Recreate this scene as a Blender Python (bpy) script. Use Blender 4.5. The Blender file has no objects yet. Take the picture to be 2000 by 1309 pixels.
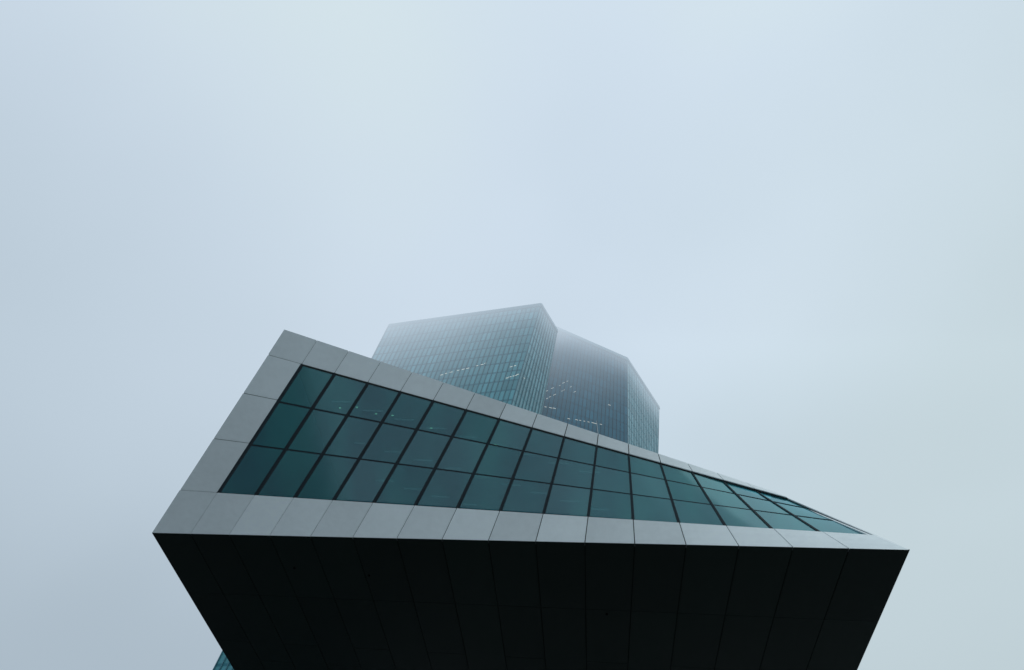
import bpy, bmesh, math, random
from mathutils import Vector as V
random.seed(7)
sc = bpy.context.scene
COL = sc.collection
R = math.radians

# ------------------------------------------------------------------ helpers
def lerp(a, b, t): return a + (b - a) * t

def link_mesh(name, verts, faces, mats, parent=None, uvs=None, fmat=None, smooth=False):
    me = bpy.data.meshes.new(name)
    me.from_pydata([tuple(v) for v in verts], [], faces)
    if not isinstance(mats, (list, tuple)): mats = [mats]
    for m in mats: me.materials.append(m)
    if uvs:
        ul = me.uv_layers.new(name='UVMap')
        k = 0
        for f in faces:
            for i in f:
                ul.data[k].uv = uvs[i]; k += 1
    if fmat:
        for p, mi in zip(me.polygons, fmat): p.material_index = mi
    if smooth:
        for p in me.polygons: p.use_smooth = True
    me.update()
    o = bpy.data.objects.new(name, me)
    COL.objects.link(o)
    if parent: o.parent = parent
    return o

def tag(o, label=None, cat=None, group=None, kind=None):
    if label: o['label'] = label
    if cat: o['category'] = cat
    if group: o['group'] = group
    if kind: o['kind'] = kind
    return o

def empty(name, label, cat, group=None):
    o = bpy.data.objects.new(name, None); COL.objects.link(o)
    return tag(o, label, cat, group)

class MB:
    """collects boxes and strips in one mesh"""
    def __init__(self): self.v = []; self.f = []
    def hexa(self, p):      # 8 points: bottom 4 then top 4
        b = len(self.v); self.v += list(p)
        for q in ((0,3,2,1),(4,5,6,7),(0,1,5,4),(1,2,6,5),(2,3,7,6),(3,0,4,7)):
            self.f.append(tuple(b + i for i in q))
    def bar(self, a, b, side, up, w, h):
        s = side.normalized() * (w / 2); u = up.normalized() * h
        self.hexa([a - s, a + s, a + s + u, a - s + u, b - s, b + s, b + s + u, b - s + u])
    def tube(self, a, b, r0, r1, n=8):
        d = (b - a).normalized(); x = d.orthogonal().normalized(); y = d.cross(x)
        k = len(self.v)
        for p, r in ((a, r0), (b, r1)):
            for i in range(n):
                t = 2 * math.pi * i / n
                self.v.append(p + (x * math.cos(t) + y * math.sin(t)) * r)
        for i in range(n):
            j = (i + 1) % n
            self.f.append((k + i, k + j, k + n + j, k + n + i))
        self.f.append(tuple(k + i for i in range(n))[::-1]); self.f.append(tuple(k + n + i for i in range(n)))
    def build(self, name, m, parent=None): return link_mesh(name, self.v, self.f, m, parent)

# ------------------------------------------------------------------ materials
def new_mat(name):
    m = bpy.data.materials.new(name); m.use_nodes = True
    nt = m.node_tree
    for n in list(nt.nodes): nt.nodes.remove(n)
    out = nt.nodes.new('ShaderNodeOutputMaterial')
    return m, nt, out

def N(nt, kind, **kw):
    n = nt.nodes.new('ShaderNode' + kind)
    for k, v in kw.items():
        if k in n.inputs: n.inputs[k].default_value = v
        else: setattr(n, k, v)
    return n

def math_n(nt, op, a, b=None, clamp=False):
    n = nt.nodes.new('ShaderNodeMath'); n.operation = op; n.use_clamp = clamp
    for i, x in enumerate((a, b)):
        if x is None: continue
        if isinstance(x, (int, float)): n.inputs[i].default_value = x
        else: nt.links.new(x, n.inputs[i])
    return n.outputs[0]

def ramp(nt, fac, stops):
    r = nt.nodes.new('ShaderNodeValToRGB')
    e = r.color_ramp.elements
    while len(e) < len(stops): e.new(0.5)
    for el, (p, c) in zip(e, stops): el.position = p; el.color = (*c, 1)
    nt.links.new(fac, r.inputs[0]); return r.outputs[0]

def metal_mat(name, col, rough, metallic, vary=0.10, scale=0.25):
    """coated sheet metal: every panel a slightly different tone, faint streaks and dirt"""
    m, nt, out = new_mat(name)
    b = N(nt, 'BsdfPrincipled'); b.inputs['Metallic'].default_value = metallic
    oi = N(nt, 'ObjectInfo'); tc = N(nt, 'TexCoord')
    n1 = N(nt, 'TexNoise', Scale=scale, Detail=5.0, Roughness=0.6); nt.links.new(tc.outputs['Object'], n1.inputs['Vector'])
    n2 = N(nt, 'TexNoise', Scale=3.0, Detail=4.0); nt.links.new(tc.outputs['Object'], n2.inputs['Vector'])
    a = math_n(nt, 'MULTIPLY', math_n(nt, 'SUBTRACT', oi.outputs['Random'], 0.5), vary)
    c = math_n(nt, 'MULTIPLY', math_n(nt, 'SUBTRACT', n1.outputs[0], 0.5), vary * 2.2)
    d = math_n(nt, 'MULTIPLY', math_n(nt, 'SUBTRACT', n2.outputs[0], 0.5), vary * 0.7)
    s = math_n(nt, 'ADD', math_n(nt, 'ADD', a, c), math_n(nt, 'ADD', d, 1.0))
    mul = N(nt, 'VectorMath', operation='SCALE'); mul.inputs[0].default_value = col
    nt.links.new(s, mul.inputs['Scale']); nt.links.new(mul.outputs[0], b.inputs['Base Color'])
    nt.links.new(math_n(nt, 'ADD', math_n(nt, 'MULTIPLY', n1.outputs[0], 0.15), rough - 0.07), b.inputs['Roughness'])
    bp = N(nt, 'Bump', Strength=0.12, Distance=0.05)
    n3 = N(nt, 'TexNoise', Scale=0.45, Detail=2.0); nt.links.new(tc.outputs['Object'], n3.inputs['Vector'])
    nt.links.new(n3.outputs[0], bp.inputs['Height']); nt.links.new(bp.outputs[0], b.inputs['Normal'])
    nt.links.new(b.outputs[0], out.inputs[0]); return m

def plain(name, col, rough=0.5, metallic=0.0):
    m, nt, out = new_mat(name)
    b = N(nt, 'BsdfPrincipled', Roughness=rough); b.inputs['Metallic'].default_value = metallic
    tc = N(nt, 'TexCoord'); n1 = N(nt, 'TexNoise', Scale=1.5, Detail=4.0); nt.links.new(tc.outputs['Object'], n1.inputs['Vector'])
    c = ramp(nt, n1.outputs[0], [(0.3, [x * 0.85 for x in col]), (0.7, [min(1, x * 1.12) for x in col])])
    nt.links.new(c, b.inputs['Base Color']); nt.links.new(b.outputs[0], out.inputs[0]); return m

def emit(name, col, s):
    m, nt, out = new_mat(name)
    e = N(nt, 'Emission', Strength=s); e.inputs['Color'].default_value = (*col, 1)
    nt.links.new(e.outputs[0], out.inputs[0]); return m

CLAD = metal_mat('brushed_aluminium_cladding', (0.86, 0.90, 0.93), 0.5, 0.0, 0.17, 0.10)
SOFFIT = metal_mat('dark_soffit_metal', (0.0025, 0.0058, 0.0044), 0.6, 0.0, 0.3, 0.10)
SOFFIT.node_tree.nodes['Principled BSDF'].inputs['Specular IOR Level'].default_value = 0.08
SEAM = plain('black_joint', (0.012, 0.016, 0.017), 0.6)
FIN = plain('dark_blue_mullion_paint', (0.010, 0.020, 0.028), 0.4)
INNER = plain('interior_grey', (0.20, 0.36, 0.36), 0.7)
INNER_DARK = plain('interior_dark', (0.05, 0.10, 0.11), 0.7)
LAMP = emit('ceiling_lamp_light', (0.85, 1.0, 0.95), 0.10)
SPOT = emit('small_warm_lamp', (1.0, 0.95, 0.55), 0.9)
TLAMP = emit('office_lamp_light', (0.90, 0.96, 0.90), 0.80)
STEEL = plain('galvanised_steel', (0.30, 0.33, 0.35), 0.4, 0.8)

def pane_mat():
    """coated teal glass: clear tinted pane plus mirror coating rising at grazing angles"""
    m, nt, out = new_mat('teal_coated_glass')
    oi = N(nt, 'ObjectInfo'); tc = N(nt, 'TexCoord')
    tr = N(nt, 'BsdfTransparent'); tr.inputs[0].default_value = (0.12, 0.50, 0.56, 1)
    gl = N(nt, 'BsdfGlossy', Roughness=0.16); gl.inputs[0].default_value = (0.54, 0.86, 0.93, 1)
    nz = N(nt, 'TexNoise', Scale=0.30, Detail=3.5, Roughness=0.55)
    mp = N(nt, 'Mapping'); mp.inputs['Scale'].default_value = (1.0, 0.45, 0.45); mp.inputs['Rotation'].default_value = (0, 0, 0.5)
    nt.links.new(tc.outputs['Object'], mp.inputs[0]); nt.links.new(mp.outputs[0], nz.inputs['Vector'])
    bp = N(nt, 'Bump', Strength=0.15, Distance=0.05); nt.links.new(nz.outputs[0], bp.inputs['Height'])
    nt.links.new(bp.outputs[0], gl.inputs['Normal'])
    fr = N(nt, 'Fresnel', IOR=1.75)
    k = math_n(nt, 'MULTIPLY', fr.outputs[0], math_n(nt, 'ADD', math_n(nt, 'MULTIPLY', oi.outputs['Random'], 0.25), 1.6), True)
    k = math_n(nt, 'ADD', k, math_n(nt, 'ADD', math_n(nt, 'MULTIPLY', oi.outputs['Random'], 0.06), 0.14), True)
    mix = N(nt, 'MixShader'); nt.links.new(k, mix.inputs[0]); nt.links.new(tr.outputs[0], mix.inputs[1]); nt.links.new(gl.outputs[0], mix.inputs[2])
    df = N(nt, 'BsdfDiffuse'); 
    c = ramp(nt, nz.outputs[0], [(0.38, (0.004, 0.09, 0.16)), (0.50, (0.008, 0.18, 0.24)), (0.66, (0.02, 0.31, 0.33))])  # cloud reflections and blind streaks painted into the diffuse colour
    nt.links.new(c, df.inputs[0])
    mix2 = N(nt, 'MixShader', Fac=0.45); nt.links.new(mix.outputs[0], mix2.inputs[1])
    m3 = N(nt, 'MixShader'); nt.links.new(k, m3.inputs[0]); nt.links.new(df.outputs[0], m3.inputs[1]); nt.links.new(gl.outputs[0], m3.inputs[2])
    nt.links.new(m3.outputs[0], mix2.inputs[2])
    nt.links.new(mix2.outputs[0], out.inputs[0]); return m
GLASS = pane_mat()

def tower_glass(name, base, dark):
    """curtain wall: UV u = bay number, v = floor number; each pane a tone of its own, dark spandrel lines"""
    m, nt, out = new_mat(name)
    b = N(nt, 'BsdfPrincipled', Roughness=0.2, IOR=1.4); b.inputs['Specular Tint'].default_value = (0.45, 0.85, 1.0, 1)
    uv = N(nt, 'UVMap'); sp = N(nt, 'SeparateXYZ'); nt.links.new(uv.outputs[0], sp.inputs[0])
    fu = math_n(nt, 'FLOOR', sp.outputs[0]); fv = math_n(nt, 'FLOOR', sp.outputs[1])
    cb = N(nt, 'CombineXYZ'); nt.links.new(fu, cb.inputs[0]); nt.links.new(fv, cb.inputs[1])
    wn = N(nt, 'TexWhiteNoise'); nt.links.new(cb.outputs[0], wn.inputs['Vector'])
    cb2 = N(nt, 'CombineXYZ'); nt.links.new(math_n(nt, 'FLOOR', math_n(nt, 'MULTIPLY', sp.outputs[0], 0.2)), cb2.inputs[0]); nt.links.new(fv, cb2.inputs[1])
    wn2 = N(nt, 'TexWhiteNoise'); nt.links.new(cb2.outputs[0], wn2.inputs['Vector'])
    t = math_n(nt, 'ADD', math_n(nt, 'MULTIPLY', wn.outputs[0], 0.6), math_n(nt, 'MULTIPLY', wn2.outputs[0], 0.4))
    c = ramp(nt, t, [(0.0, [x * 0.75 for x in base]), (0.6, base), (1.0, [x * 1.3 for x in base])])
    fr = math_n(nt, 'FRACT', sp.outputs[1])
    line = math_n(nt, 'LESS_THAN', fr, 0.15)
    mx = N(nt, 'MixRGB'); nt.links.new(line, mx.inputs[0]); nt.links.new(c, mx.inputs[1]); mx.inputs[2].default_value = (*dark, 1)
    nt.links.new(mx.outputs[0], b.inputs['Base Color'])
    nt.links.new(math_n(nt, 'ADD', math_n(nt, 'MULTIPLY', line, 0.35), 0.14), b.inputs['Roughness'])
    nt.links.new(b.outputs[0], out.inputs[0]); return m
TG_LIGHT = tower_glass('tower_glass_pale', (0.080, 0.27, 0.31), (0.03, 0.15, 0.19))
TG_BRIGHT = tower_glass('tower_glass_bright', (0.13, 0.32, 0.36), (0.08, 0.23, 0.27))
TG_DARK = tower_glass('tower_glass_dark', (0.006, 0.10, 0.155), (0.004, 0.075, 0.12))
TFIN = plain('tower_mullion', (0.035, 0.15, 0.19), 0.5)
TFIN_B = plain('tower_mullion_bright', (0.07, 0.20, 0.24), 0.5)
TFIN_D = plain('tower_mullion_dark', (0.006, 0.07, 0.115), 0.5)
TEDGE = plain('tower_edge_metal', (0.16, 0.28, 0.31), 0.6)
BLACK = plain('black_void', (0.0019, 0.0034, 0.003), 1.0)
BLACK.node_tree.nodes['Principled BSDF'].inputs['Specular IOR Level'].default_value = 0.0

# ------------------------------------------------------------------ entrance building
BL = V((-21.9023, 35.874, 25.6521)); BR = V((19.2543, 29.1741, 20.1984))
TL = V((-11.6561, 22.2048, 28.5448)); TR = V((14.3012, 30.3775, 24.5344))
US = [x / 16 for x in (0, 1.014, 1.998, 3.003, 3.990, 4.987, 5.997, 7.005, 8.011, 9.007, 10.015, 11.008, 12.002, 12.991, 13.972, 14.96, 16.0)]
VS = [0.0, 0.2404, 0.5072, 0.7234, 0.8939, 1.0]
BACK = V((0.0706, 0.9952, -0.0671))
REC = 0.17

def S(u, v): return BL * ((1-u)*(1-v)) + BR * (u*(1-v)) + TL * ((1-u)*v) + TR * (u*v)
def NRM(u, v):
    du = (BR - BL) * (1-v) + (TR - TL) * v
    dv = (TL - BL) * (1-u) + (TR - BR) * u
    return -(dv.cross(du)).normalized() if dv.cross(du).y > 0 else dv.cross(du).normalized()
def SO(u, v, off=0.0):            # off > 0: into the building, along its depth
    return S(u, v) + V((0.0706, 0.9952, -0.0671)) * off

def sheet(name, u0, u1, v0, v1, off, thick, mat, parent, gap=0.0, nu=3, nv=3):
    """a twisted sheet with thickness following the facade surface"""
    um, vm = (u0+u1)/2, (v0+v1)/2
    lu = ((BR - BL) * (1-vm) + (TR - TL) * vm).length; lv = ((TL - BL) * (1-um) + (TR - BR) * um).length
    gu, gv = gap / 2 / lu, gap / 2 / lv
    u0 += gu; u1 -= gu; v0 += gv; v1 -= gv
    vs, fs = [], []
    for k, o in enumerate((off, off + thick)):
        for j in range(nv + 1):
            for i in range(nu + 1):
                vs.append(SO(lerp(u0, u1, i/nu), lerp(v0, v1, j/nv), o))
    n = (nu+1)*(nv+1); W = nu + 1
    for j in range(nv):
        for i in range(nu):
            a = j*W + i
            fs.append((a, a+1, a+W+1, a+W)); fs.append((n+a, n+a+W, n+a+W+1, n+a+1))
    for i in range(nu):
        fs.append((i, n+i, n+i+1, i+1)); a = nv*W + i; fs.append((a, a+1, n+a+1, n+a))
    for j in range(nv):
        a = j*W; fs.append((a, a+W, n+a+W, n+a)); a = j*W + nu; fs.append((a, n+a, n+a+W, a+W))
    return link_mesh(name, vs, fs, mat, parent)

EB = empty('entrance_building', 'cantilevered building with twisted teal window band and black underside', 'building')
GAP = 0.05
for i in range(16):
    sheet('frame_panel', US[i], US[i+1], VS[0], VS[1], 0, 0.06, CLAD, EB, GAP)
    sheet('frame_panel', US[i], US[i+1], VS[4], VS[5], 0, 0.06, CLAD, EB, GAP)
for j in (1, 2, 3):
    sheet('frame_panel', US[0], US[1], VS[j], VS[j+1], 0, 0.06, CLAD, EB, GAP * 1.7)
# dark backing seen in the joints
sheet('frame_backing', 0.0006, 0.9994, 0.003, VS[1] - 0.004, 0.062, 0.20, SEAM, EB, 0, 32, 3)
sheet('frame_backing', 0.0006, 0.9994, VS[4] + 0.003, 0.997, 0.062, 0.20, SEAM, EB, 0, 32, 3)
sheet('frame_backing', 0.0006, US[1] - 0.0006, VS[1], VS[4], 0.062, 0.20, SEAM, EB, 0, 3, 8)
# window band
for i in range(1, 16):
    for j in (1, 2, 3):
        vs, fs, q = [], [], 8
        for b_ in range(q + 1):
            for a_ in range(q + 1): vs.append(SO(lerp(US[i], US[i+1], a_/q), lerp(VS[j], VS[j+1], b_/q), REC))
        for b_ in range(q):
            for a_ in range(q): k_ = b_*(q+1) + a_; fs.append((k_, k_+1, k_+q+2, k_+q+1))
        link_mesh('window_pane', vs, fs, GLASS, EB, smooth=True)
for i in range(1, 17):                      # fins, deeper and wider towards the sill
    u = US[i] - (0.0012 if i == 16 else 0); nst = 10
    vs, fs = [], []
    for k in range(nst + 1):
        v = lerp(VS[1], VS[4], k / nst)
        w = lerp(0.15, 0.085, k / nst) / 2; t = ((BR - BL) * (1-v) + (TR - TL) * v).normalized()
        p0, p1 = SO(u, v, REC + 0.03), SO(u, v, lerp(0.02, 0.13, max(0, u - 0.45) / 0.55))
        vs += [p0 - t*w, p0 + t*w, p1 + t*w, p1 - t*w]
    for k in range(nst):
        a = 4*k
        for q in range(4): fs.append((a + q, a + (q+1) % 4, a + 4 + (q+1) % 4, a + 4 + q))
    fs.append((3, 2, 1, 0)); fs.append((4*nst, 4*nst+1, 4*nst+2, 4*nst+3))
    link_mesh('mullion', vs, fs, FIN, EB)
for j in (2, 3):
    h = 0.0030
    sheet('transom', US[1], US[16] - 0.001, VS[j] - h, VS[j] + h, REC - 0.03, 0.08, FIN, EB, 0, 48, 1)
# reveals round the window band
def reveal(a, b, n, o0=0.062, o1=REC + 0.08, m=SEAM):
    vs, fs = [], []
    for k in range(n + 1):
        u, v = lerp(a[0], b[0], k/n), lerp(a[1], b[1], k/n)
        vs += [SO(u, v, o0), SO(u, v, o1)]
    for k in range(n): fs.append((2*k, 2*k+1, 2*k+3, 2*k+2))
    link_mesh('window_reveal', vs, fs, m, EB)
reveal((US[1], VS[4] - 0.0006), (1, VS[4] - 0.0006), 40)
reveal((US[1], VS[1] + 0.0006), (1, VS[1] + 0.0006), 40)
reveal((US[1] + 0.0004, VS[1]), (US[1] + 0.0004, VS[4]), 10)
# light cap on the right hand corner
vs, fs = [], []
for k in range(13):
    v = lerp(VS[1], VS[4] + 0.02, k / 12)
    t = ((BR - BL) * (1-v) + (TR - TL) * v).normalized()
    a, b = SO(1, v, 0.05), SO(1, v, REC + 0.6)
    vs += [a, a + t * 0.10, b + t * 0.10, b]
for k in range(12):
    a = 4*k
    for q in range(4): fs.append((a+q, a+(q+1) % 4, a+4+(q+1) % 4, a+4+q))
fs.append((3, 2, 1, 0)); fs.append((48, 49, 50, 51))
link_mesh('corner_trim', vs, fs, CLAD, EB)

# body behind the facade
LEN = 46.0
BLb, BRb = BL + BACK * LEN, BR + BACK * LEN
TLb, TRb = TL + V((0.0706, 0.9952, -0.03)) * (LEN + 10), TR + V((0.0706, 0.9952, -0.03)) * (LEN + 4)
def strip(name, P, Q, nseg, mat, thick=V((0, 0, 0.05)), gap=0.03, n=1):
    for k in range(nseg):
        a, b = k / nseg, (k + 1) / nseg
        g = gap / max((P[1] - P[0]).length, 0.1) / 2
        a += g; b -= g
        p = [lerp(P[0], P[1], a), lerp(P[0], P[1], b), lerp(Q[0], Q[1], b), lerp(Q[0], Q[1], a)]
        m = MB(); m.hexa([x for x in p] + [x + thick for x in p]); m.build(name, mat, EB)
IN = 0.05
ins = lambda p: p + BACK * 0.07
# side walls: six long panels each
strip('side_wall_panel', [ins(BL) + V((0.2, 0.1, 0.10)), BLb + V((0.2, 0, 0.10))], [ins(TL) + V((0.07, 0.2, 0)), TLb], 7, CLAD, V((0.08, 0, -0.02)))
strip('side_wall_panel', [ins(BR) + V((-0.25, 0, 0.15)), BRb + V((-0.25, 0, 0.15))], [ins(TR) + V((-0.07, 0.1, -0.03)), TRb], 7, CLAD, V((-0.08, 0, -0.02)))
rt = [TL + BACK * 0.6, TR + BACK * 0.6, TRb, TLb]; m = MB(); m.hexa([x - V((0, 0, .06)) for x in rt] + rt); m.build('roof', STEEL, EB)
gl = [BLb, BRb, TRb, TLb]
m = MB(); m.hexa([V((BLb.x, BLb.y, 0)), V((BRb.x, BRb.y, 0)), V((BRb.x, BRb.y + .4, 0)), V((BLb.x, BLb.y + .4, 0)),
                  TLb - V((10, 0, 0)), TRb + V((5, 0, 0)), TRb + V((5, .4, 0)), TLb - V((10, -.4, 0))]); m.build('rear_wall', CLAD, EB)
# soffit: 16 strips in staggered lengths
U3 = V((0.1402, 0.0567, 0.9885))
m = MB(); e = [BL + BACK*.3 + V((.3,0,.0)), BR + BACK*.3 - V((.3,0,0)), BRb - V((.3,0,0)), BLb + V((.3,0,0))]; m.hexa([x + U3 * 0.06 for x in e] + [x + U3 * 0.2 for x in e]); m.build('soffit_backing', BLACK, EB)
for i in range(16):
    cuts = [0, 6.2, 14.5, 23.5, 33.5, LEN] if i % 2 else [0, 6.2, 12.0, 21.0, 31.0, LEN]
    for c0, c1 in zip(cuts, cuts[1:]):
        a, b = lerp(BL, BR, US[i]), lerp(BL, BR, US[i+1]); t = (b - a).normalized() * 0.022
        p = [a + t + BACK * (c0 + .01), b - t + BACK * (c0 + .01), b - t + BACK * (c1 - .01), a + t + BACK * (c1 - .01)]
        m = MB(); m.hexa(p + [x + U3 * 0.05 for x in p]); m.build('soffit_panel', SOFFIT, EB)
# small recessed downlights in the soffit: (along the front 0..1, metres back)
for s, dep, mat in ((0.205, 3.1, BLACK), (0.318, 3.6, BLACK), (0.655, 6.6, BLACK)):
    c = lerp(BL, BR, s) + BACK * dep
    m = MB(); m.tube(c + U3 * 0.06, c - U3 * 0.04, *((0.035, 0.03, 14) if mat is STEEL else (0.08, 0.07, 14))); m.build('soffit_downlight', mat, EB)

# interior seen through the window band: two floors with ceilings, columns and lamps
HB = V((0.0706, 0.9952, 0))
for v, nm, mt in ((VS[4] + 0.02, 'interior_ceiling', INNER), (VS[1] - 0.03, 'interior_floor', INNER_DARK)):
    vs, fs = [], []
    for k in range(17):
        u = lerp(US[1], 0.985, k / 16); p = SO(u, v, REC + 0.5); vs += [p, p + HB * 14]
    for k in range(16): fs.append((2*k, 2*k+1, 2*k+3, 2*k+2))
    link_mesh(nm, vs, fs, mt, EB)
vs, fs = [], []
for k in range(17):
    u = lerp(US[1], 0.985, k / 16); p = SO(u, VS[4] + .02, REC + .5) + HB * 13.9; q = SO(u, VS[1] - .03, REC + .5) + HB * 13.9
    vs += [p, q]
for k in range(16): fs.append((2*k, 2*k+1, 2*k+3, 2*k+2))
link_mesh('interior_wall', vs, fs, INNER_DARK, EB)
for k in range(8):
    u = US[1] + 0.05 + k * 0.11; q = SO(u, VS[1], REC + .5) + HB * 5; p = SO(u, VS[4] + .02, REC + .5) + HB * 3
    m = MB(); m.tube(V((q.x, q.y, q.z - 1)), V((q.x, q.y, p.z + 1)), 0.35, 0.35, 12); m.build('column', INNER, EB)
for r_ in range(3):
    for k in range(9):
        u = US[1] + 0.03 + k * 0.062 + r_ * 0.02
        p = SO(u, VS[4] + 0.02, REC + 0.5) + HB * (2.0 + 3.2 * r_) - V((0, 0, 0.12))
        m = MB(); m.bar(p, p + V((1.1, -0.1, -0.15)), V((0, 1, 0)), V((0, 0, 1)), 0.05, 0.05); m.build('ceiling_lamp', LAMP, EB)

for i_, (du_, dv_, dz_) in enumerate(((0.53, 0.30, 0.0), (0.95, 0.42, 0.0), (1.55, 0.36, 0.0), (2.0, 0.42, 0.0), (3.2, 0.3, 0.0), (5.1, 0.2, 0.0))):
    p = SO(US[2] + du_ / 16, lerp(VS[3], VS[4], dv_), REC + 0.35)
    m = MB(); m.tube(p, p + V((0.10, 0.03, 0.02)), 0.035, 0.035, 8); m.build('spot_lamp', SPOT, EB)

# lightning rod on the parapet
for u, h in ((US[10], 1.1),):
    p = SO(u, 1.0, 0.2)
    m = MB(); m.tube(p, p + V((0, 0, h)), 0.02, 0.012, 6); m.build('lightning_rod', STEEL, EB)

# ------------------------------------------------------------------ towers
def facade(name, b0, b1, t1, t0, bays, floors, mg, mf, parent, fin_w=0.14, fin_d=0.28, skip=0.0):
    """curtain wall: glass sheet with UV in bays/floors and real vertical mullions; b0,b1 bottom; t0,t1 top"""
    nu, nv = 8, 12
    vs, fs, uv, fm = [], [], [], []
    for j in range(nv + 1):
        for i in range(nu + 1):
            s, t = i/nu, j/nv
            vs.append(lerp(lerp(b0, b1, s), lerp(t0, t1, s), t)); uv.append((s * bays, t * floors))
    for j in range(nv):
        for i in range(nu):
            a = j*(nu+1) + i; fs.append((a, a+1, a+nu+2, a+nu+1)); fm.append(0)
    n = (b1 - b0).cross(t0 - b0).normalized()
    if n.y > 0 and abs(n.y) > 0.05: n = -n
    for k in range(bays + 1):
        s = k / bays
        a, b = lerp(b0, b1, s), lerp(t0, t1, s)
        w = (b1 - b0).normalized() * (fin_w / 2); d = n * fin_d
        base = len(vs)
        vs += [a - w, a + w, a + w + d, a - w + d, b - w, b + w, b + w + d, b - w + d]
        uv += [(0, 0)] * 8
        for q in ((0,1,5,4),(1,2,6,5),(2,3,7,6),(3,0,4,7),(4,5,6,7)):
            fs.append(tuple(base + z for z in q)); fm.append(1)
    o = link_mesh(name, vs, fs, [mg, mf], parent, uv, fm)
    return lambda s, t: lerp(lerp(b0, b1, s), lerp(t0, t1, s), t) + n * 0.05, (b1 - b0).normalized(), n

def scale_xy(p, k, z): return V((p[0] * k, p[1] * k, z))
k1 = (158 - 1.6) / 183.4
# left tower: image edges a slanted prism, roof 158 m up
A1, A0 = scale_xy((-42.57, 149.38), k1, 158), scale_xy((-69.51, 135.63), k1, 0)
B1, B0 = scale_xy((9.86, 140.23), k1, 158), scale_xy((-28.06, 132.29), k1, 0)
C1, C0 = scale_xy((15.71, 151.68), k1, 158), scale_xy((-16.13, 148.27), k1, 0)
D1, D0 = C1 + V((-9, 7, 0)), C0 + V((-9, 5, 0))
E1, E0 = A1 + V((6, 20, 0)), A0 + V((6, 20, 0))
T1 = empty('glass_tower', 'pale glass tower fading into fog, slanted with its nearer corner above the window band', 'tower')
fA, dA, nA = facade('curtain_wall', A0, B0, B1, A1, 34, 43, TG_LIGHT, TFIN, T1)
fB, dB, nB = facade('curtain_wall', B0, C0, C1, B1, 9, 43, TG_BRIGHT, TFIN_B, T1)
def face(name, pts, mat, par): return link_mesh(name, pts, [tuple(range(len(pts)))], mat, par)
face('rear_wall', [C0, D0, D1, C1], TG_LIGHT, T1); face('rear_wall', [D0, E0, E1, D1], TG_LIGHT, T1); face('rear_wall', [E0, A0, A1, E1], TG_LIGHT, T1)
m = MB(); top = [A1, B1, C1, D1, E1]; link_mesh('roof', top, [(0, 1, 2, 3, 4)], TEDGE, T1)
def edge(par, a, b, r=0.35, mat=TEDGE):
    m = MB(); m.tube(a, b, r, r, 6); m.build('edge_trim', mat, par)
edge(T1, C0, C1, 0.25)
def parapet(par, pts):
    m = MB()
    for a, b in zip(pts, pts[1:]): m.bar(a - V((0,0,1.2)), b - V((0,0,1.2)), V((b-a).cross(V((0,0,1)))), V((0,0,1)), 0.5, 1.4)
    m.build('parapet', TFIN, par)
parapet(T1, [A1, B1, C1])
T1['label'] = 'paler, nearer left glass tower with leaning edges, roof fading into the fog'
# right tower
k2 = 1.03
G1, G0 = V((11.93, 136.8, 169.9)), V((-20, 134, 0))
H1, H0 = scale_xy((37.06, 146.89), k2, 169.9), scale_xy((17.02, 149.20), k2, 0)
I1, I0 = scale_xy((50.37, 169.30), k2, 169.9), scale_xy((20.79, 172.90), k2, 0)
J1, J0 = I1 + V((-22, 8, 0)), I0 + V((-22, 8, 0))
T2 = empty('glass_tower', 'darker blue right hand glass tower standing behind the leaning pale one', 'tower')
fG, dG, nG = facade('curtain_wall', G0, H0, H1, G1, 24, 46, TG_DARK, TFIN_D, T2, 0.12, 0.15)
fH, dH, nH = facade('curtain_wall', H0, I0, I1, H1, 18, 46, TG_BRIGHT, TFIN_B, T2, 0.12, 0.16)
face('rear_wall', [I0, J0, J1, I1], TG_DARK, T2); face('rear_wall', [J0, G0, G1, J1], TG_DARK, T2)
link_mesh('roof', [G1, H1, I1, J1], [(0, 1, 2, 3)], TEDGE, T2)
edge(T2, H0, H1, 0.16); parapet(T2, [G1, H1, I1])

# lit office ceilings behind the curtain walls: (s, t) on a face and length in metres
def office_light(par, f, s, t, L, dirv, n):
    p = f(s, t) + n * 0.10
    m = MB(); m.bar(p, p + dirv * L, V((0, 0, 1)), n, 0.10, 0.05)
    m.build('office_light', TLAMP, par)
LIGHTS = [('A', 0.5046, 0.8252), ('A', 0.5301, 0.8279), ('A', 0.5537, 0.8293), ('A', 0.6008, 0.8322), ('A', 0.6277, 0.8334), ('A', 0.6545, 0.8347), ('A', 0.7103, 0.8385), ('A', 0.7339, 0.8399), ('A', 0.7564, 0.8427), ('A', 0.9239, 0.8251), ('A', 0.9473, 0.8265), ('A', 0.9205, 0.7975), ('A', 0.9341, 0.7993), ('A', 0.9572, 0.8007), ('A', 0.9793, 0.8034), ('B', 0.1034, 0.805), ('G', 0.1133, 0.8295), ('G', 0.1579, 0.8399), ('G', 0.128, 0.8125), ('G', 0.1538, 0.8191), ('G', 0.1899, 0.8267), ('G', 0.2336, 0.8545), ('G', 0.2608, 0.8628), ('G', 0.3, 0.871), ('G', 0.2636, 0.8434), ('G', 0.2825, 0.8476), ('G', 0.3459, 0.8611), ('G', 0.3903, 0.8524), ('G', 0.128, 0.7946), ('G', 0.1722, 0.7968), ('G', 0.2068, 0.7987), ('G', 0.3641, 0.7884), ('G', 0.4401, 0.7926), ('G', 0.4814, 0.7944), ('G', 0.523, 0.7962), ('G', 0.5649, 0.798), ('G', 0.6072, 0.7998), ('G', 0.6393, 0.8007), ('G', 0.6928, 0.8034), ('G', 0.7707, 0.856)]
FACES = {'A': (T1, fA, dA, nA), 'B': (T1, fB, dB, nB), 'G': (T2, fG, dG, nG)}
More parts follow.
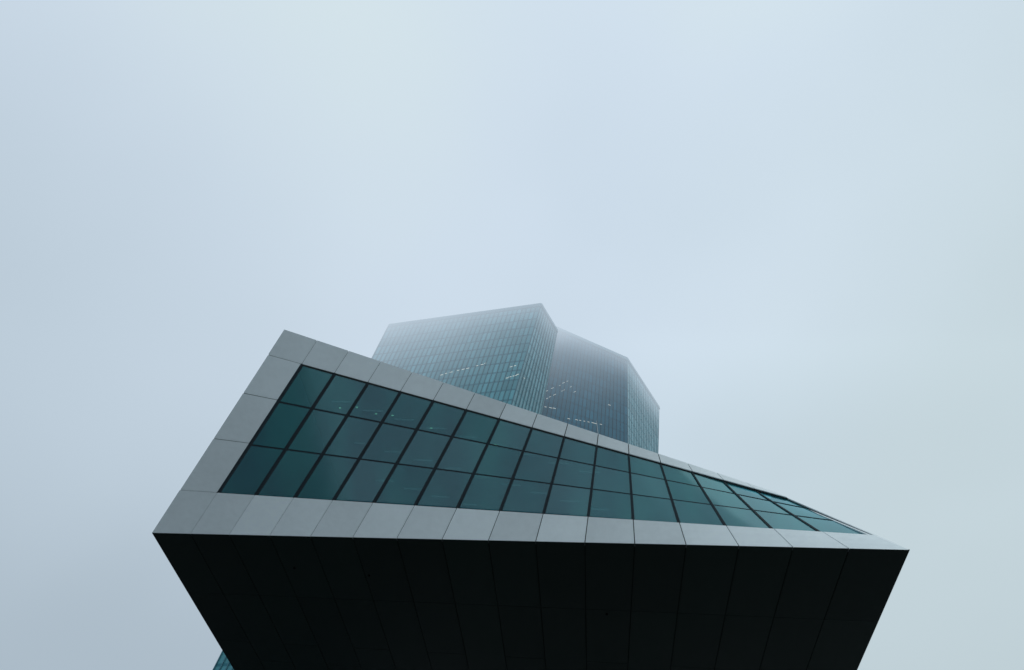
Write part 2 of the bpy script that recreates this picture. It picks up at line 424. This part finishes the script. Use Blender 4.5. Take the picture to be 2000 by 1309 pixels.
for k_, (fc, s_, t_) in enumerate(LIGHTS):
    par, f_, d_, n_ = FACES[fc]
    rise = 0.25 if fc == 'A' else (-0.1 if fc == 'B' else (1.0 if (s_ < 0.42 and t_ > 0.81) else 0.12))
    office_light(par, f_, s_, t_, random.uniform(0.5, 1.25), (d_ + V((0, 0, rise))).normalized(), n_)

# ------------------------------------------------------------------ ground
def ground_mat():
    m, nt, out = new_mat('pale_granite_paving')
    b = N(nt, 'BsdfPrincipled', Roughness=0.75)
    tc = N(nt, 'TexCoord')
    br = N(nt, 'TexBrick', Scale=1.0); br.inputs['Color1'].default_value = (0.60, 0.63, 0.64, 1); br.inputs['Color2'].default_value = (0.53, 0.56, 0.57, 1)
    br.inputs['Mortar'].default_value = (0.12, 0.13, 0.13, 1); br.inputs['Mortar Size'].default_value = 0.008
    nt.links.new(tc.outputs['Object'], br.inputs['Vector'])
    nz = N(nt, 'TexNoise', Scale=0.05, Detail=5.0); nt.links.new(tc.outputs['Object'], nz.inputs['Vector'])
    mx = N(nt, 'MixRGB', blend_type='MULTIPLY', Fac=1.0); nt.links.new(br.outputs[0], mx.inputs[1])
    nt.links.new(ramp(nt, nz.outputs[0], [(0.3, (0.7, 0.7, 0.7)), (0.7, (1, 1, 1))]), mx.inputs[2])
    nt.links.new(mx.outputs[0], b.inputs['Base Color']); nt.links.new(b.outputs[0], out.inputs[0]); return m
gr = link_mesh('ground', [(-1900, -1900, 0), (1900, -1900, 0), (1900, 1900, 0), (-1900, 1900, 0)], [(0, 1, 2, 3)], ground_mat())
tag(gr, 'pale paved plaza under the cantilevered building', None, None, 'structure')

def dark_sheet_mat():
    m, nt, out = new_mat('dark_sheet_grey')
    b = N(nt, 'BsdfPrincipled', Roughness=0.6)
    tc = N(nt, 'TexCoord'); nz = N(nt, 'TexNoise', Scale=0.8, Detail=8.0); nt.links.new(tc.outputs['Object'], nz.inputs['Vector'])
    nt.links.new(ramp(nt, nz.outputs[0], [(0.3, (0.08, 0.09, 0.095)), (0.7, (0.14, 0.155, 0.16))]), b.inputs['Base Color'])
    nt.links.new(b.outputs[0], out.inputs[0]); return m
rd = MB(); q_ = [V((-170, 12, 0.004)), V((-24, 12, 0.004)), V((-24, 220, 0.004)), V((-170, 220, 0.004))]  # unseen dark sheet, added to darken what the left panes reflect
rd = link_mesh('dark_ground_sheet', q_, [(0, 1, 2, 3)], dark_sheet_mat()); tag(rd, 'unseen dark ground sheet, added to darken reflections in the left panes', None, None, 'structure')

# ------------------------------------------------------------------ fog
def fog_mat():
    m, nt, out = new_mat('glowing_fog_volume')
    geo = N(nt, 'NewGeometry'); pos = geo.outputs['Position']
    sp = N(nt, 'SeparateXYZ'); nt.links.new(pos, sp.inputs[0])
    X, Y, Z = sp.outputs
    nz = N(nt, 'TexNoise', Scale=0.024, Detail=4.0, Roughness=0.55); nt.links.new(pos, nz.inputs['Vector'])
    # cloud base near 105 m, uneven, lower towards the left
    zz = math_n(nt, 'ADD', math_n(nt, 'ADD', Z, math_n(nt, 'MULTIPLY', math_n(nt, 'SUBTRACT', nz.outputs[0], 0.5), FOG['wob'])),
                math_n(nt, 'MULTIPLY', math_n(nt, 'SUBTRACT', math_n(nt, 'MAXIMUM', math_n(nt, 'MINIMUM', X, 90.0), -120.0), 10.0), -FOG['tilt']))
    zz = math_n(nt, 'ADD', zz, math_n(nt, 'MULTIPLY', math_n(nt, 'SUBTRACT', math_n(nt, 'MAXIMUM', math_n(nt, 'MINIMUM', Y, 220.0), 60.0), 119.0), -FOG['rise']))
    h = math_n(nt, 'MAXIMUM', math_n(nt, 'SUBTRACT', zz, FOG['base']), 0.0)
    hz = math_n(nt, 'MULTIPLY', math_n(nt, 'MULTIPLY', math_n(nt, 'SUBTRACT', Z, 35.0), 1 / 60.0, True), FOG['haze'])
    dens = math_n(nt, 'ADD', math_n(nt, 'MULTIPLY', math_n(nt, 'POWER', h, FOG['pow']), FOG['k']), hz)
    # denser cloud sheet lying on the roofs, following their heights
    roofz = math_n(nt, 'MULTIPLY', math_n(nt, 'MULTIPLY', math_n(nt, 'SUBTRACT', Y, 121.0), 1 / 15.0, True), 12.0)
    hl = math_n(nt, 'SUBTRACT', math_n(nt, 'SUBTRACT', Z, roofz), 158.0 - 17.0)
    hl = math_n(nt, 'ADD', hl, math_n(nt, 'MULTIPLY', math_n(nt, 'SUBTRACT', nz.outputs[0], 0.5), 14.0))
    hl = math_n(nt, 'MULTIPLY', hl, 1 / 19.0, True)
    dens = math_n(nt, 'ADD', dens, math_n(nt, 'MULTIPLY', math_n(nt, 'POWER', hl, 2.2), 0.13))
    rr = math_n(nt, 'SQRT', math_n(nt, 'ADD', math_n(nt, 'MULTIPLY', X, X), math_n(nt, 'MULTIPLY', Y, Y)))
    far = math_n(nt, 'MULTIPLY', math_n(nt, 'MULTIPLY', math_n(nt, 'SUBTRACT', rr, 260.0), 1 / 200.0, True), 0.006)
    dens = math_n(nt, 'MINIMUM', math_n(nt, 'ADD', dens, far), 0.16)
    # glow colour: brighter overhead, duller with distance and to the left
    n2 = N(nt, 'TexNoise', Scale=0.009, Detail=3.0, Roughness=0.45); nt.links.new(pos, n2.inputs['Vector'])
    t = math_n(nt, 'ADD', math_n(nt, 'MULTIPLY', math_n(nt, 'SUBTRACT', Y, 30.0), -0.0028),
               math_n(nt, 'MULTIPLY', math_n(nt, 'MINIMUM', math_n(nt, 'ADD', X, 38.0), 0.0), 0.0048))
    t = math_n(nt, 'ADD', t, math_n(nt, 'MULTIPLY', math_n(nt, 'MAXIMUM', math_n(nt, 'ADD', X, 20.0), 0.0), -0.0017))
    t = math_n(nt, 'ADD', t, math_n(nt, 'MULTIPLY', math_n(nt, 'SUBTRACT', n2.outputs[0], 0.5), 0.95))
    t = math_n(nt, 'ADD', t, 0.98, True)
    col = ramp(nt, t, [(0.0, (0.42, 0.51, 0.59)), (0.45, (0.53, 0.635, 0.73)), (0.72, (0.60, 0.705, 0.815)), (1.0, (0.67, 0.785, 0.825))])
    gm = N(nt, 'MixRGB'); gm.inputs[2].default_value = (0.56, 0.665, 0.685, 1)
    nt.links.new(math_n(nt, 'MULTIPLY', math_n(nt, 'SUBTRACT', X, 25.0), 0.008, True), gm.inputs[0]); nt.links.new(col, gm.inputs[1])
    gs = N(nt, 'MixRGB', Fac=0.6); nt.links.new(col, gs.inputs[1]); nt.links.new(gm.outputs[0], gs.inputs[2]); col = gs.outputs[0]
    # glow dimmed near the cloud base, imitating weaker daylight there
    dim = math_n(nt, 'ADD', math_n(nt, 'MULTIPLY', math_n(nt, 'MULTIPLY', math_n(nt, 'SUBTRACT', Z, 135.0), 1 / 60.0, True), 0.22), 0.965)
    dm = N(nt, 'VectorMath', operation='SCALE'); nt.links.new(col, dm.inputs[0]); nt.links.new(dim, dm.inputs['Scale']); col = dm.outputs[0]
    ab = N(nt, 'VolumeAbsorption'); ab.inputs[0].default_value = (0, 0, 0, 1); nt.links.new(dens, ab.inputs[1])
    em = N(nt, 'Emission'); nt.links.new(col, em.inputs[0]); nt.links.new(dens, em.inputs[1])  # fog glows by itself, standing in for scattered daylight
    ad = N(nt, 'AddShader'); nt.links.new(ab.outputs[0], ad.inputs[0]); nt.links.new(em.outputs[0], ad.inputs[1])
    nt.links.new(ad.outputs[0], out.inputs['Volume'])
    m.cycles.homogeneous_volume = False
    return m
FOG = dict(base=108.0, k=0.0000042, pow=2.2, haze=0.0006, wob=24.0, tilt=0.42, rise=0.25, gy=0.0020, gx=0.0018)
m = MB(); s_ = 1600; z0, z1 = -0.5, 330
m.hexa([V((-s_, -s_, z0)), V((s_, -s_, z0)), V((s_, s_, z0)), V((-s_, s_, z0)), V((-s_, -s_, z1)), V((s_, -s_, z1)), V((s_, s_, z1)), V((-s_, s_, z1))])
fog = m.build('fog', fog_mat()); tag(fog, 'self-lit pale blue grey fog filling the sky and hiding the tower tops', None, None, 'structure')

# ------------------------------------------------------------------ sky, sun, camera
w = bpy.data.worlds.new('World'); sc.world = w; w.use_nodes = True
nt = w.node_tree; bg = nt.nodes['Background']
sky = nt.nodes.new('ShaderNodeTexSky'); sky.sky_type = 'NISHITA'; sky.sun_disc = False
sky.sun_elevation = R(48); sky.sun_rotation = R(150); sky.dust_density = 5.0; sky.air_density = 1.0
nt.links.new(sky.outputs[0], bg.inputs[0]); bg.inputs[1].default_value = 0.10
sun = bpy.data.lights.new('sun', 'SUN'); sun.energy = 0.8; sun.angle = R(15); sun.color = (1, 0.97, 0.92)
so = bpy.data.objects.new('sun', sun); COL.objects.link(so); so.rotation_euler = (R(42), 0, R(150))
cam = bpy.data.cameras.new('camera'); cam.lens = 24; cam.sensor_width = 36; cam.clip_end = 6000
co = bpy.data.objects.new('camera', cam); COL.objects.link(co); co.location = (0, 0, 1.6); co.rotation_euler = (R(140), 0, 0)
sc.camera = co
sc.view_settings.view_transform = 'Standard'; sc.view_settings.look = 'None'; sc.view_settings.exposure = 0
cy = sc.cycles
cy.volume_step_rate = 0.18; cy.volume_max_steps = 256; cy.volume_bounces = 0
cy.max_bounces = 6; cy.diffuse_bounces = 3; cy.glossy_bounces = 3; cy.transparent_max_bounces = 8
cy.use_denoising = True
